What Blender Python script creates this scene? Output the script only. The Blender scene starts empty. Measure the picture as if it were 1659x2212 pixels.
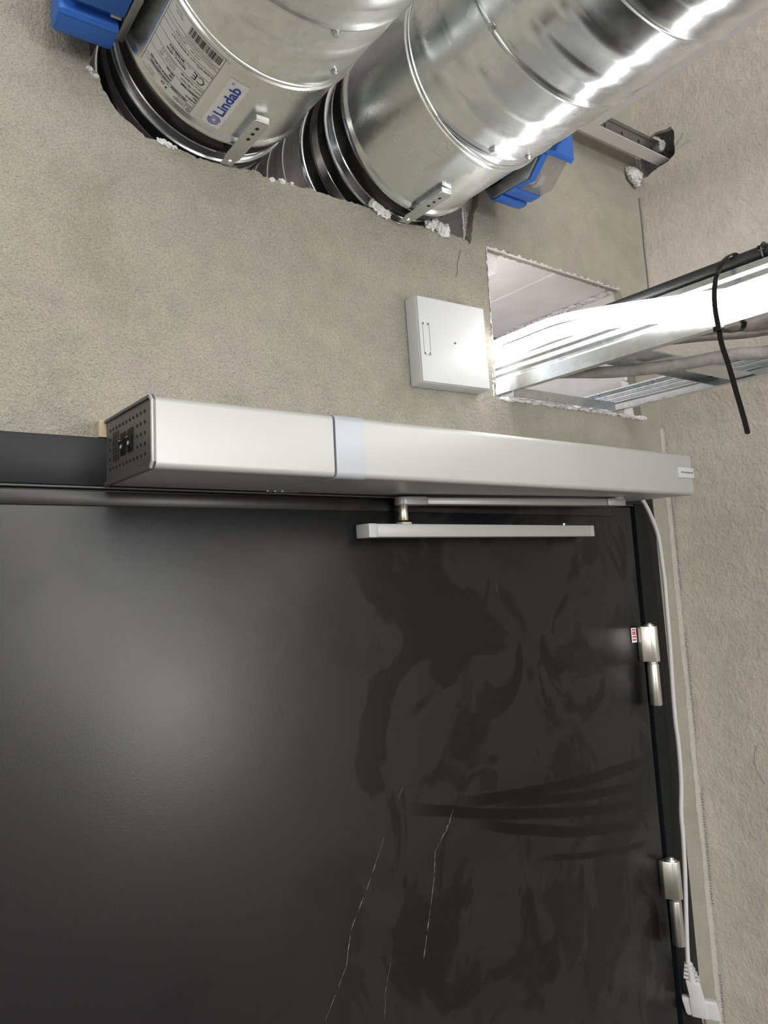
import bpy, bmesh, math, random
from mathutils import Vector, Matrix, noise
random.seed(4)
sc = bpy.context.scene
COL = sc.collection
EYE = 1.95            # eye height above the floor; every z below is measured from it

# ---------------------------------------------------------------- camera, light, exposure
cam_d = bpy.data.cameras.new('camera'); cam = bpy.data.objects.new('camera', cam_d); COL.objects.link(cam); sc.camera = cam
yaw, pit, rol = math.radians(31.75400821), math.radians(6.92728655), math.radians(-2.0835235)
F = Vector((math.sin(yaw)*math.cos(pit), math.cos(yaw)*math.cos(pit), math.sin(pit)))
r_ = Vector((math.cos(yaw), -math.sin(yaw), 0)); u_ = r_.cross(F)
rx = r_*math.cos(rol)+u_*math.sin(rol); uy = -r_*math.sin(rol)+u_*math.cos(rol)
m3 = Matrix((rx, uy, -F)).transposed()
cam.matrix_world = Matrix.Translation((0, 0, EYE)) @ m3.to_4x4()
cam_d.sensor_fit = 'VERTICAL'; cam_d.sensor_height = 36.0
cam_d.lens = 36.0*1533.29967834/2212
cam_d.shift_x = (829.5-638.07375812)/2212; cam_d.shift_y = (1055.74060395-1106)/2212
cam_d.clip_start = 0.02
w = bpy.data.worlds.new('world'); sc.world = w; w.use_nodes = True
w.node_tree.nodes['Background'].inputs[0].default_value = (.75, .8, .85, 1); w.node_tree.nodes['Background'].inputs[1].default_value = 0.15
LED_STRENGTH = 6.5
def area(name, loc, target, sx, sy, power, col=(1, 1, 1)):
    l = bpy.data.lights.new(name, 'AREA'); l.shape = 'RECTANGLE'; l.size = sx; l.size_y = sy; l.energy = power; l.color = col
    o = bpy.data.objects.new(name, l); COL.objects.link(o)
    o.location = (loc[0], loc[1], loc[2]+EYE)
    d = Vector((target[0]-loc[0], target[1]-loc[1], target[2]-loc[2])); o.rotation_euler = d.to_track_quat('-Z', 'Y').to_euler()
area('ceiling_fill', (0.20, -1.10, 1.18), (0.25, -0.75, -1.0), 1.6, 0.5, 22, (1, .99, .975))  # unseen soft fill added under the ceiling, no fixture there
area('work_lamp', (0.86, -2.15, 0.14), (0.35, 0.745, 0.0), 0.5, 0.4, 13, (1, .99, .98))
area('front_fill', (0.30, -2.2, 0.75), (0.70, 0.745, 0.2), 0.9, 0.6, 15, (1, .99, .98))  # broad unseen fill added behind the camera, aimed at the back wall
area('side_fill', (-1.3, -1.3, 0.20), (1.27, 0.25, -0.45), 0.8, 0.8, 14, (1, .99, .98))  # unseen fill added on the left to brighten the right wall
vs = sc.view_settings; vs.view_transform = 'Standard'; vs.look = 'None'; vs.gamma = 1; vs.use_curve_mapping = False; vs.exposure = 0.27

# ---------------------------------------------------------------- materials
MATS = {}
def newmat(name):
    m = bpy.data.materials.new(name); m.use_nodes = True; nt = m.node_tree
    return m, nt, nt.nodes['Principled BSDF']
def simple(name, col, rough=.5, metal=0, var=.06, vscale=20, bump=0, bscale=200, coat=0, rvar=.08):
    m, nt, b = newmat(name); N = nt.nodes; L = nt.links
    tc = N.new('ShaderNodeTexCoord'); no = N.new('ShaderNodeTexNoise'); no.inputs['Scale'].default_value = vscale; no.inputs['Detail'].default_value = 4
    L.new(tc.outputs['Object'], no.inputs['Vector'])
    mx = N.new('ShaderNodeMix'); mx.data_type = 'RGBA'
    mx.inputs[6].default_value = (*[c*(1-var) for c in col], 1); mx.inputs[7].default_value = (*[min(1, c*(1+var)) for c in col], 1)
    L.new(no.outputs['Fac'], mx.inputs[0]); L.new(mx.outputs[2], b.inputs['Base Color'])
    mr = N.new('ShaderNodeMapRange'); mr.inputs[3].default_value = max(0, rough-rvar); mr.inputs[4].default_value = min(1, rough+rvar)
    L.new(no.outputs['Fac'], mr.inputs[0]); L.new(mr.outputs[0], b.inputs['Roughness'])
    b.inputs['Metallic'].default_value = metal; b.inputs['Coat Weight'].default_value = coat
    if bump:
        n2 = N.new('ShaderNodeTexNoise'); n2.inputs['Scale'].default_value = bscale; n2.inputs['Detail'].default_value = 3
        L.new(tc.outputs['Object'], n2.inputs['Vector'])
        bp = N.new('ShaderNodeBump'); bp.inputs['Strength'].default_value = 1; bp.inputs['Distance'].default_value = bump
        L.new(n2.outputs['Fac'], bp.inputs['Height']); L.new(bp.outputs[0], b.inputs['Normal'])
    MATS[name] = m; return m
def ramp(N, L, src, p0, c0, p1, c1):
    r = N.new('ShaderNodeValToRGB'); r.color_ramp.elements[0].position = p0; r.color_ramp.elements[0].color = (*c0, 1)
    r.color_ramp.elements[1].position = p1; r.color_ramp.elements[1].color = (*c1, 1); L.new(src, r.inputs[0]); return r
def mth(N, L, op, a, b_=None, c=None, clamp=False):
    n = N.new('ShaderNodeMath'); n.operation = op; n.use_clamp = clamp
    for i, v in enumerate((a, b_, c)):
        if v is None: continue
        if isinstance(v, (int, float)): n.inputs[i].default_value = v
        else: L.new(v, n.inputs[i])
    return n.outputs[0]
def plaster(name, ca, cb, cc, grain, dist, smooth_from=None, tint=.7):
    m, nt, b = newmat(name); N = nt.nodes; L = nt.links
    g = N.new('ShaderNodeNewGeometry'); P = g.outputs['Position']
    def ns(scale, det=3, rough=.5, dist_=0):
        n = N.new('ShaderNodeTexNoise'); n.inputs['Scale'].default_value = scale; n.inputs['Detail'].default_value = det
        n.inputs['Roughness'].default_value = rough; n.inputs['Distortion'].default_value = dist_; L.new(P, n.inputs['Vector']); return n.outputs['Fac']
    n1 = ns(2.6, 4, .6); n2 = ns(6.5, 4, .6, .6); n3 = ns(38, 4); n4 = ns(grain, 2, .55, .25); n5 = ns(grain*.42, 2, .5, .25); n6 = ns(14, 5, .65)
    r1 = ramp(N, L, n1, .38, ca, .62, cb)
    f2 = N.new('ShaderNodeMapRange'); f2.inputs[1].default_value = .5; f2.inputs[2].default_value = .72; L.new(n2, f2.inputs[0])
    mx = N.new('ShaderNodeMix'); mx.data_type = 'RGBA'; L.new(f2.outputs[0], mx.inputs[0]); L.new(r1.outputs[0], mx.inputs[6]); mx.inputs[7].default_value = (*cc, 1)
    # grain also darkens the colour of the pits, plus broad tonal wear
    v = mth(N, L, 'MULTIPLY_ADD', n3, .26, .87); v2 = mth(N, L, 'MULTIPLY_ADD', n6, .22, .89); v3 = mth(N, L, 'MULTIPLY_ADD', n4, tint, 1-tint/2)
    vv = mth(N, L, 'MULTIPLY', mth(N, L, 'MULTIPLY', v, v2), v3)
    sca = N.new('ShaderNodeVectorMath'); sca.operation = 'SCALE'; L.new(mx.outputs[2], sca.inputs[0]); L.new(vv, sca.inputs['Scale'])
    L.new(sca.outputs[0], b.inputs['Base Color']); b.inputs['Roughness'].default_value = .93; b.inputs['Specular IOR Level'].default_value = .2
    h = mth(N, L, 'ADD', n4, mth(N, L, 'MULTIPLY', n5, 1.3))
    if smooth_from is not None:       # the trowelled, smoother zone next to the corner
        sx = N.new('ShaderNodeSeparateXYZ'); L.new(P, sx.inputs[0])
        e = mth(N, L, 'ADD', sx.outputs[0], mth(N, L, 'MULTIPLY', n2, .16))
        zz = mth(N, L, 'MULTIPLY_ADD', mth(N, L, 'SUBTRACT', sx.outputs[2], EYE+.26), .12, 0)
        e = mth(N, L, 'SUBTRACT', e, zz)
        k = N.new('ShaderNodeMapRange'); k.inputs[1].default_value = smooth_from+.02; k.inputs[2].default_value = smooth_from+.10; k.inputs[3].default_value = 1; k.inputs[4].default_value = .10; L.new(e, k.inputs[0])
        h = mth(N, L, 'MULTIPLY', h, k.outputs[0])
        h = mth(N, L, 'ADD', h, mth(N, L, 'MULTIPLY', n6, .9))
    bp = N.new('ShaderNodeBump'); bp.inputs['Strength'].default_value = 1; bp.inputs['Distance'].default_value = dist
    L.new(h, bp.inputs['Height']); L.new(bp.outputs[0], b.inputs['Normal']); MATS[name] = m; return m
def galv(name, col, rough, spangle=.10, streak=0, bump=.00015):
    m, nt, b = newmat(name); N = nt.nodes; L = nt.links
    tc = N.new('ShaderNodeTexCoord')
    vo = N.new('ShaderNodeTexVoronoi'); vo.inputs['Scale'].default_value = 130; L.new(tc.outputs['Object'], vo.inputs['Vector'])
    no = N.new('ShaderNodeTexNoise'); no.inputs['Scale'].default_value = 9; no.inputs['Detail'].default_value = 6; no.inputs['Roughness'].default_value = .65; L.new(tc.outputs['Object'], no.inputs['Vector'])
    fi = N.new('ShaderNodeTexNoise'); fi.inputs['Scale'].default_value = 420; fi.inputs['Detail'].default_value = 2; L.new(tc.outputs['Object'], fi.inputs['Vector'])
    sp = N.new('ShaderNodeSeparateColor'); L.new(vo.outputs['Color'], sp.inputs[0])
    v = mth(N, L, 'MULTIPLY_ADD', sp.outputs[0], spangle, 1-spangle/2); v = mth(N, L, 'MULTIPLY', v, mth(N, L, 'MULTIPLY_ADD', no.outputs['Fac'], .35, .82))
    sca = N.new('ShaderNodeVectorMath'); sca.operation = 'SCALE'; sca.inputs[0].default_value = col; L.new(v, sca.inputs['Scale'])
    L.new(sca.outputs[0], b.inputs['Base Color']); b.inputs['Metallic'].default_value = 1
    rr = N.new('ShaderNodeMapRange'); rr.inputs[1].default_value = .3; rr.inputs[2].default_value = .7; rr.inputs[3].default_value = max(.04, rough-.07); rr.inputs[4].default_value = rough+.09; L.new(no.outputs['Fac'], rr.inputs[0])
    L.new(mth(N, L, 'ADD', rr.outputs[0], mth(N, L, 'MULTIPLY_ADD', fi.outputs['Fac'], .03, -.015)), b.inputs['Roughness'])
    n2 = N.new('ShaderNodeTexNoise'); n2.inputs['Scale'].default_value = 16; n2.inputs['Detail'].default_value = 2; L.new(tc.outputs['Object'], n2.inputs['Vector'])
    bp = N.new('ShaderNodeBump'); bp.inputs['Strength'].default_value = 1; bp.inputs['Distance'].default_value = bump
    L.new(n2.outputs['Fac'], bp.inputs['Height']); L.new(bp.outputs[0], b.inputs['Normal']); MATS[name] = m; return m
plaster('plaster_back', (.425, .392, .338), (.395, .385, .322), (.345, .345, .28), 400, .0030, smooth_from=.90)
plaster('plaster_right', (.74, .675, .615), (.68, .65, .58), (.78, .70, .64), 190, .0011, tint=.22)
plaster('plaster_room', (.50, .47, .42), (.46, .45, .39), (.43, .42, .36), 200, .0008)
simple('aerated_block', (.93, .895, .895), .95, 0, .10, 18, .0009, 260)
simple('corner_crust', (.56, .53, .485), .95, 0, .12, 40, .0012, 300)
simple('white_rubble', (.86, .86, .85), .95, 0, .06, 120, .0015, 420)
simple('grey_backing', (.17, .165, .16), .95, 0, .25, 60, .0012, 180)
simple('concrete_floor', (.13, .125, .12), .8, 0, .2, 6, .001, 60)
simple('cavity_dark', (.34, .31, .30), .95, 0, .2, 12)
simple('soffit_white', (.72, .72, .70), .9, 0, .04, 8)
galv('duct_galv', (.84, .86, .865), .33, .10)
galv('duct_shiny', (.86, .885, .91), .24, .07)
galv('damper_galv', (.84, .86, .85), .27, .025)
galv('sheet_galv', (.68, .695, .70), .33, .06)
galv('tray_galv', (.74, .77, .80), .27, .12)
galv('plate_zinc', (.30, .31, .31), .36, .05)
galv('hinge_zinc', (.74, .74, .70), .30, .02)
galv('nickel', (.80, .75, .64), .24, .02)
simple('rubber_black', (.012, .012, .013), .30, 0, .3, 40, .0012, 55)
simple('seal_black', (.006, .006, .008), .28)
simple('plastic_blue', (.035, .16, .62), .42, 0, .06, 30)
simple('plate_dark', (.17, .17, .168), .42, .5, .03, 6)
simple('anodised', (.545, .55, .55), .42, .25, .015, 3, 0, 0, 0, .03)
simple('sleeve_film', (.50, .525, .57), .36, .2, .01, 3)
simple('anodised_dark', (.40, .40, .40), .40, .55, .03, 6)
simple('hole_dark', (.008, .008, .008), .6)
simple('switch_black', (.010, .010, .012), .28)
simple('mark_white', (.8, .8, .8), .5)
simple('plastic_white', (.68, .70, .715), .45, 0, .01, 8, .00006, 700)
simple('cord_white', (.70, .69, .70), .42, 0, .02, 20)
simple('paper_white', (.80, .80, .79), .45, 0, .02, 20)
simple('paper_logo', (.88, .88, .90), .5, 0, .02, 20)
simple('ink_black', (.02, .02, .02), .5)
simple('ink_grey', (.12, .12, .12), .5)
simple('ink_blue', (.018, .055, .42), .5)
simple('sticker_red', (.55, .045, .08), .5)
simple('paint_white', (.86, .86, .87), .55, 0, .03, 30)
simple('wood_pale', (.62, .52, .36), .8, 0, .15, 60)
simple('cable_black', (.030, .031, .034), .45, 0, .35, 60, .0004, 160)
simple('tie_black', (.006, .006, .007), .28)
simple('conduit_dusty', (.40, .38, .375), .7, .0, .40, 60, .0018, 110)
simple('mesh_fibre', (.66, .62, .55), .8)
simple('bead_grey', (.085, .08, .075), .35)
simple('frame_black', (.007, .008, .010), .44, 0, .15, 6, .00003, 30)
simple('connector_white', (.75, .74, .72), .5)
simple('beige_glider', (.68, .62, .48), .5)
simple('scratch_grey', (.17, .16, .155), .8, 0, .4, 150)
simple('copper_wire', (.45, .20, .07), .4, .6)
galv('rear_galv', (.86, .84, .84), .50, .05)
MATS['frame_black'].node_tree.nodes['Principled BSDF'].inputs['Specular IOR Level'].default_value = .3
# clear plastic hood of the actuator
m, nt, b = newmat('hood_clear'); b.inputs['Base Color'].default_value = (.42, .40, .40, 1); b.inputs['Roughness'].default_value = .32; b.inputs['Alpha'].default_value = .42; MATS['hood_clear'] = m
n = nt.nodes.new('ShaderNodeTexNoise'); n.inputs['Scale'].default_value = 40; mr = nt.nodes.new('ShaderNodeMapRange'); mr.inputs[3].default_value = .25; mr.inputs[4].default_value = .38
nt.links.new(n.outputs['Fac'], mr.inputs[0]); nt.links.new(mr.outputs[0], b.inputs['Roughness'])
# LED light hose: it is the lamp of the place
m, nt, b = newmat('led_hose'); b.inputs['Base Color'].default_value = (.9, .9, .88, 1); b.inputs['Emission Color'].default_value = (1, .985, .955, 1); b.inputs['Emission Strength'].default_value = LED_STRENGTH; b.inputs['Roughness'].default_value = .4; MATS['led_hose'] = m
# painted steel door leaf: satin black-brown paint, dusty film, wiped streaks
m, nt, b = newmat('door_paint'); N = nt.nodes; L = nt.links; MATS['door_paint'] = m
g = N.new('ShaderNodeNewGeometry'); sx = N.new('ShaderNodeSeparateXYZ'); L.new(g.outputs['Position'], sx.inputs[0]); X = sx.outputs[0]; Zw = mth(N, L, 'SUBTRACT', sx.outputs[2], EYE)
def dn(scale, det=4, rough=.6, dis=0, stretch=None):
    n = N.new('ShaderNodeTexNoise'); n.inputs['Scale'].default_value = scale; n.inputs['Detail'].default_value = det; n.inputs['Roughness'].default_value = rough; n.inputs['Distortion'].default_value = dis
    if stretch:
        mp = N.new('ShaderNodeMapping'); mp.inputs['Scale'].default_value = stretch; L.new(g.outputs['Position'], mp.inputs[0]); L.new(mp.outputs[0], n.inputs['Vector'])
    else: L.new(g.outputs['Position'], n.inputs['Vector'])
    return n.outputs['Fac']
def stp(v, a, b2):
    k = N.new('ShaderNodeMapRange'); k.interpolation_type = 'SMOOTHSTEP'; k.inputs[1].default_value = a; k.inputs[2].default_value = b2; L.new(v, k.inputs[0]); return k.outputs[0]
wob = mth(N, L, 'MULTIPLY_ADD', dn(14, 3), .02, -.01)
wipe = None
for (a, b2, c, x0, x1, hw) in ((.215, -.419, -.121, .66, 1.13, .009), (.208, -.490, -.069, .72, 1.13, .008), (.184, -.4895, -.0699, .58, 1.13, .0085), (.371, -.8795, .1025, .68, 1.09, .009), (.4476, -1.0034, .1158, .80, 1.10, .006)):
    q = mth(N, L, 'ADD', mth(N, L, 'MULTIPLY', mth(N, L, 'MULTIPLY_ADD', X, a, b2), X), c)
    d = mth(N, L, 'ABSOLUTE', mth(N, L, 'ADD', mth(N, L, 'SUBTRACT', Zw, q), mth(N, L, 'MULTIPLY', wob, .35)))
    s_ = mth(N, L, 'SUBTRACT', 1.0, stp(d, hw-.0025, hw+.001))
    s_ = mth(N, L, 'MULTIPLY', s_, stp(mth(N, L, 'ADD', X, wob), x0, x0+.10)); s_ = mth(N, L, 'MULTIPLY', s_, mth(N, L, 'SUBTRACT', 1.0, stp(X, x1-.02, x1)))
    wipe = s_ if wipe is None else mth(N, L, 'MAXIMUM', wipe, s_)
blot = mth(N, L, 'MULTIPLY', stp(dn(16, 2, .5, 1.2, (1, 1, .6)), .53, .55), stp(X, 1.0, 1.09))
sm1 = mth(N, L, 'MULTIPLY', stp(dn(5.5, 4, .55, 1.4), .50, .56), mth(N, L, 'MULTIPLY', stp(X, .42, .58), .65))
sm2 = mth(N, L, 'MULTIPLY', stp(dn(11, 3, .5, 1.8, (1, 1, .5)), .55, .60), mth(N, L, 'MULTIPLY', stp(X, .60, .85), .8))
hand = mth(N, L, 'MULTIPLY', stp(dn(3.0, 5, .6, .8), .52, .62), .28)
clean = mth(N, L, 'MAXIMUM', mth(N, L, 'MAXIMUM', wipe, blot), mth(N, L, 'MAXIMUM', sm1, mth(N, L, 'MAXIMUM', sm2, hand)))
pal = mth(N, L, 'MULTIPLY', stp(dn(30, 4, .7, .5, (1, 1, .35)), .64, .8), mth(N, L, 'MULTIPLY', stp(X, .6, .8), .5))
mx = N.new('ShaderNodeMix'); mx.data_type = 'RGBA'; L.new(clean, mx.inputs[0]); mx.inputs[6].default_value = (.0105, .0104, .0122, 1); mx.inputs[7].default_value = (.0010, .0011, .0021, 1)
mx2 = N.new('ShaderNodeMix'); mx2.data_type = 'RGBA'; L.new(pal, mx2.inputs[0]); L.new(mx.outputs[2], mx2.inputs[6]); mx2.inputs[7].default_value = (.075, .073, .072, 1)
L.new(mx2.outputs[2], b.inputs['Base Color'])
L.new(mth(N, L, 'MULTIPLY_ADD', clean, -.16, .47), b.inputs['Specular IOR Level']); rg = mth(N, L, 'MULTIPLY_ADD', clean, -.04, .335); L.new(mth(N, L, 'ADD', rg, mth(N, L, 'MULTIPLY_ADD', dn(8, 5), .06, -.03)), b.inputs['Roughness'])
bp = N.new('ShaderNodeBump'); bp.inputs['Strength'].default_value = 1; bp.inputs['Distance'].default_value = .00006; L.new(dn(420, 2), bp.inputs['Height']); L.new(bp.outputs[0], b.inputs['Normal'])

# ---------------------------------------------------------------- mesh helpers
def smooth_angle(bm, ang=35):
    lim = math.radians(ang)
    for f in bm.faces: f.smooth = True
    for e in bm.edges:
        e.smooth = not (len(e.link_faces) == 2 and e.calc_face_angle(0) > lim) and len(e.link_faces) == 2
class MB:
    def __init__(s): s.bm = bmesh.new()
    def _add(s, other):
        me = bpy.data.meshes.new('tmp'); other.to_mesh(me); other.free(); s.bm.from_mesh(me); bpy.data.meshes.remove(me); return s
    def box(s, x0, x1, y0, y1, z0, z1, bev=0, seg=2, rot=None):
        b = bmesh.new(); bmesh.ops.create_cube(b, size=1)
        for v in b.verts: v.co = Vector(((x0+x1)/2+v.co.x*(x1-x0), (y0+y1)/2+v.co.y*(y1-y0), (z0+z1)/2+v.co.z*(z1-z0)))
        if bev: bmesh.ops.bevel(b, geom=b.edges[:], offset=bev, segments=seg, affect='EDGES', profile=.5)
        if rot: bmesh.ops.rotate(b, verts=b.verts, cent=rot[0], matrix=rot[1])
        return s._add(b)
    def prism(s, poly, axis, a, b_, bev=0, seg=2):
        """poly of 2D points in the plane across `axis` ('x': (y,z), 'y': (x,z), 'z': (x,y)), extruded from a to b_"""
        b = bmesh.new()
        def P(p, t): return {'x': (t, p[0], p[1]), 'y': (p[0], t, p[1]), 'z': (p[0], p[1], t)}[axis]
        va = [b.verts.new(P(p, a)) for p in poly]; vb = [b.verts.new(P(p, b_)) for p in poly]
        b.faces.new(va); b.faces.new(vb[::-1])
        for i in range(len(poly)):
            j = (i+1) % len(poly); b.faces.new((va[j], va[i], vb[i], vb[j]))
        bmesh.ops.recalc_face_normals(b, faces=b.faces)
        if bev: bmesh.ops.bevel(b, geom=b.edges[:], offset=bev, segments=seg, affect='EDGES', profile=.5)
        return s._add(b)
    def cyl(s, p0, p1, r0, r1=None, seg=24, bev=0):
        r1 = r0 if r1 is None else r1; p0 = Vector(p0); p1 = Vector(p1); d = p1-p0
        b = bmesh.new(); bmesh.ops.create_cone(b, cap_ends=True, segments=seg, radius1=r0, radius2=r1, depth=d.length)
        if bev:
            es = [e for e in b.edges if any(len(f.verts) > 4 for f in e.link_faces)]
            bmesh.ops.bevel(b, geom=es, offset=bev, segments=2, affect='EDGES', profile=.5)
        q = Vector((0, 0, 1)).rotation_difference(d.normalized()).to_matrix()
        for v in b.verts: v.co = q @ v.co + (p0+p1)/2
        return s._add(b)
    def tube(s, pts, r, seg=12, sub=6, flat=1.0, cap=True):
        pts = [Vector(p) for p in pts]; P = []
        for i in range(len(pts)-1):
            p0 = pts[max(0, i-1)]; p1 = pts[i]; p2 = pts[i+1]; p3 = pts[min(len(pts)-1, i+2)]
            for k in range(sub):
                t = k/sub; P.append(.5*((2*p1)+(p2-p0)*t+(2*p0-5*p1+4*p2-p3)*t*t+(3*p1-p0-3*p2+p3)*t**3))
        P.append(pts[-1]); b = bmesh.new(); rings = []; up = Vector((0, 0, 1))
        for i, p in enumerate(P):
            t = (P[min(i+1, len(P)-1)]-P[max(i-1, 0)]).normalized()
            if abs(t.dot(up)) > .95: up = Vector((0, 1, 0)) if abs(t.y) < .9 else Vector((1, 0, 0))
            n = t.cross(up).normalized(); bb = n.cross(t).normalized(); up = bb
            rr = r(i/(len(P)-1)) if callable(r) else r
            rings.append([b.verts.new(p+n*math.cos(a)*rr*flat+bb*math.sin(a)*rr) for a in (2*math.pi*j/seg for j in range(seg))])
        for A, B in zip(rings, rings[1:]):
            for j in range(seg): b.faces.new((A[j], A[(j+1) % seg], B[(j+1) % seg], B[j]))
        if cap: b.faces.new(rings[0][::-1]); b.faces.new(rings[-1])
        bmesh.ops.recalc_face_normals(b, faces=b.faces)
        return s._add(b)
    def rev(s, cx, cz, prof, seg=128, closed=False):
        """surface of revolution about a line parallel to y; prof = [(y, r)...]"""
        b = bmesh.new(); rings = []
        for (y, r) in prof: rings.append([b.verts.new((cx+r*math.cos(2*math.pi*j/seg), y, cz+r*math.sin(2*math.pi*j/seg))) for j in range(seg)])
        prs = list(zip(rings, rings[1:]))
        if closed: prs.append((rings[-1], rings[0]))
        for A, B in prs:
            for j in range(seg): b.faces.new((A[j], A[(j+1) % seg], B[(j+1) % seg], B[j]))
        bmesh.ops.recalc_face_normals(b, faces=b.faces)
        return s._add(b)
    def lump(s, c, size, amp=.3, sub=3, sc_=1.0, seed=0):
        b = bmesh.new(); bmesh.ops.create_icosphere(b, subdivisions=sub, radius=1)
        for v in b.verts:
            d = noise.noise(v.co*1.7+Vector((seed, seed*2, 0)))*amp*1.6+noise.noise(v.co*4.5+Vector((0, seed, 0)))*amp
            q = v.co*(1+d); v.co = Vector((c[0]+q.x*size[0], c[1]+q.y*size[1], c[2]+q.z*size[2]))
        return s._add(b)
    def quad(s, a, b_, c, d):
        s.bm.faces.new([s.bm.verts.new(p) for p in (a, b_, c, d)]); return s
    def raw(s, vs_, fs):
        vv = [s.bm.verts.new(v) for v in vs_]
        for f in fs:
            try: s.bm.faces.new([vv[i] for i in f])
            except ValueError: pass
        return s
    def build(s, name, mat, parent=None, ang=35):
        bm = s.bm; smooth_angle(bm, ang)
        if parent is None:
            xs = [v.co.x for v in bm.verts]; ys = [v.co.y for v in bm.verts]; zs = [v.co.z for v in bm.verts]
            org = Vector(((min(xs)+max(xs))/2, (min(ys)+max(ys))/2, min(zs)))
        else: org = Vector(parent['org'])
        for v in bm.verts: v.co -= org
        me = bpy.data.meshes.new(name); bm.to_mesh(me); bm.free()
        me.materials.append(MATS[mat]); o = bpy.data.objects.new(name, me); COL.objects.link(o)
        o['org'] = list(org)
        if parent is None: o.location = org+Vector((0, 0, EYE))
        else: o.parent = parent
        return o
def thing(name, loc, label, cat, group=None, kind=None):
    o = bpy.data.objects.new(name, None); COL.objects.link(o); o.location = (loc[0], loc[1], loc[2]+EYE); o['org'] = list(loc); o.empty_display_size = .05
    return tag(o, label, cat, group, kind)
def tag(o, label, cat=None, group=None, kind=None):
    o['label'] = label
    if cat: o['category'] = cat
    if group: o['group'] = group
    if kind: o['kind'] = kind
    return o
def struct(o, label=None):
    o['kind'] = 'structure'
    if label: o['label'] = label
    return o
def text_geo(txt, size, bold=0.0, align='LEFT'):
    cu = bpy.data.curves.new('t', 'FONT'); cu.body = txt; cu.size = size; cu.align_x = align; cu.offset = bold; cu.resolution_u = 3
    o = bpy.data.objects.new('t', cu); COL.objects.link(o); bpy.context.view_layer.update()
    me = bpy.data.meshes.new_from_object(o.evaluated_get(bpy.context.evaluated_depsgraph_get()))
    vs_ = [v.co.copy() for v in me.vertices]; fs = [tuple(p.vertices) for p in me.polygons]
    bpy.data.objects.remove(o); bpy.data.curves.remove(cu); bpy.data.meshes.remove(me); return vs_, fs
def sheet(name, outer, holes, y0, y1, mat, axis='y', rough=0.0, parent=None):
    """flat slab with holes: outlines in the plane across axis, thickness y0..y1 away along the axis"""
    cu = bpy.data.curves.new(name, 'CURVE'); cu.dimensions = '2D'; cu.fill_mode = 'BOTH'; cu.extrude = abs(y1-y0)/2
    def jag(poly, amp):
        out = []
        for i, p in enumerate(poly):
            q = poly[(i+1) % len(poly)]; d = math.hypot(q[0]-p[0], q[1]-p[1]); n = max(1, int(d/.004)) if amp else 1
            for k in range(n):
                t = k/n; x = p[0]+(q[0]-p[0])*t; z = p[1]+(q[1]-p[1])*t
                if amp:
                    x += noise.noise(Vector((x*130, z*130, 3)))*amp+noise.noise(Vector((x*420, z*420, 9)))*amp*.7; z += noise.noise(Vector((x*130, z*130, 30)))*amp+noise.noise(Vector((x*420, z*420, 90)))*amp*.7
                out.append((x, z))
        return out
    for poly, a in [(outer, 0)]+[(h, rough) for h in holes]:
        pp = jag(poly, a); sp = cu.splines.new('POLY'); sp.points.add(len(pp)-1); sp.use_cyclic_u = True
        for pt, (x, z) in zip(sp.points, pp): pt.co = (x, z, 0, 1)
    o = bpy.data.objects.new(name, cu); COL.objects.link(o); bpy.context.view_layer.update()
    me = bpy.data.meshes.new_from_object(o.evaluated_get(bpy.context.evaluated_depsgraph_get())); bpy.data.objects.remove(o); bpy.data.curves.remove(cu)
    mb = MB(); mid = (y0+y1)/2
    mb.bm.from_mesh(me); bpy.data.meshes.remove(me)
    for v in mb.bm.verts:
        x, z, t = v.co; v.co = (x, mid-t, z) if axis == 'y' else (mid+t, x, z)
    bmesh.ops.remove_doubles(mb.bm, verts=mb.bm.verts, dist=1e-5); bmesh.ops.recalc_face_normals(mb.bm, faces=mb.bm.faces)
    return mb.build(name, mat, parent)

# ---------------------------------------------------------------- the room
W = .745; FP = .735; XR = 1.2691; FLOOR = -EYE; CEIL = 1.25; XL = -1.6; YB = -2.6
duct_hole = [(.2069, .6026), (.2069, .5830), (.2158, .5778), (.2206, .5623), (.2307, .5469), (.2431, .5338), (.2551, .5268), (.2718, .5170), (.2930, .5170), (.3081, .5146), (.3284, .5117), (.3418, .5103), (.3655, .5097), (.3821, .5104), (.4192, .5166), (.4312, .5117), (.4555, .5114), (.4891, .5128), (.5195, .5130), (.5555, .5117), (.6021, .5127), (.6208, .5062), (.6418, .5030), (.6565, .5022), (.6714, .5030), (.6867, .5060), (.7095, .5092), (.7441, .5100), (.7737, .5079), (.7902, .5056), (.7979, .5020), (.8050, .5258), (.8095, .5530), (.8191, .5686), (.8256, .5936), (.84, .68), (.83, .80), (.70, .86), (.45, .87), (.25, .84), (.18, .74), (.19, .66)]
tray_hole = [(.8307, .5071), (.9989, .5030), (1.1, .5012), (1.1789, .4995), (1.2079, .2606), (1.1103, .2594), (.9865, .2579), (.8618, .2588), (.8253, .2625), (.8305, .3778)]
outer = [(XL, FLOOR), (-.072, FLOOR), (-.072, .1518), (1.2003, .1518), (1.2003, FLOOR), (XR+.16, FLOOR), (XR+.16, CEIL), (XL, CEIL)]
wall = sheet('wall_back', outer, [duct_hole, tray_hole], W, W+.014, 'plaster_back', rough=.0022); struct(wall)
body_duct = [(.19, .60), (.20, .555), (.24, .512), (.30, .495), (.40, .50), (.60, .495), (.69, .475), (.87, .475), (.87, .62), (.86, .68), (.83, .80), (.70, .86), (.45, .87), (.25, .84), (.17, .74), (.18, .66)]
body_tray = [(.80, .62), (1.25, .62), (1.25, .19), (.80, .19)]
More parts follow.
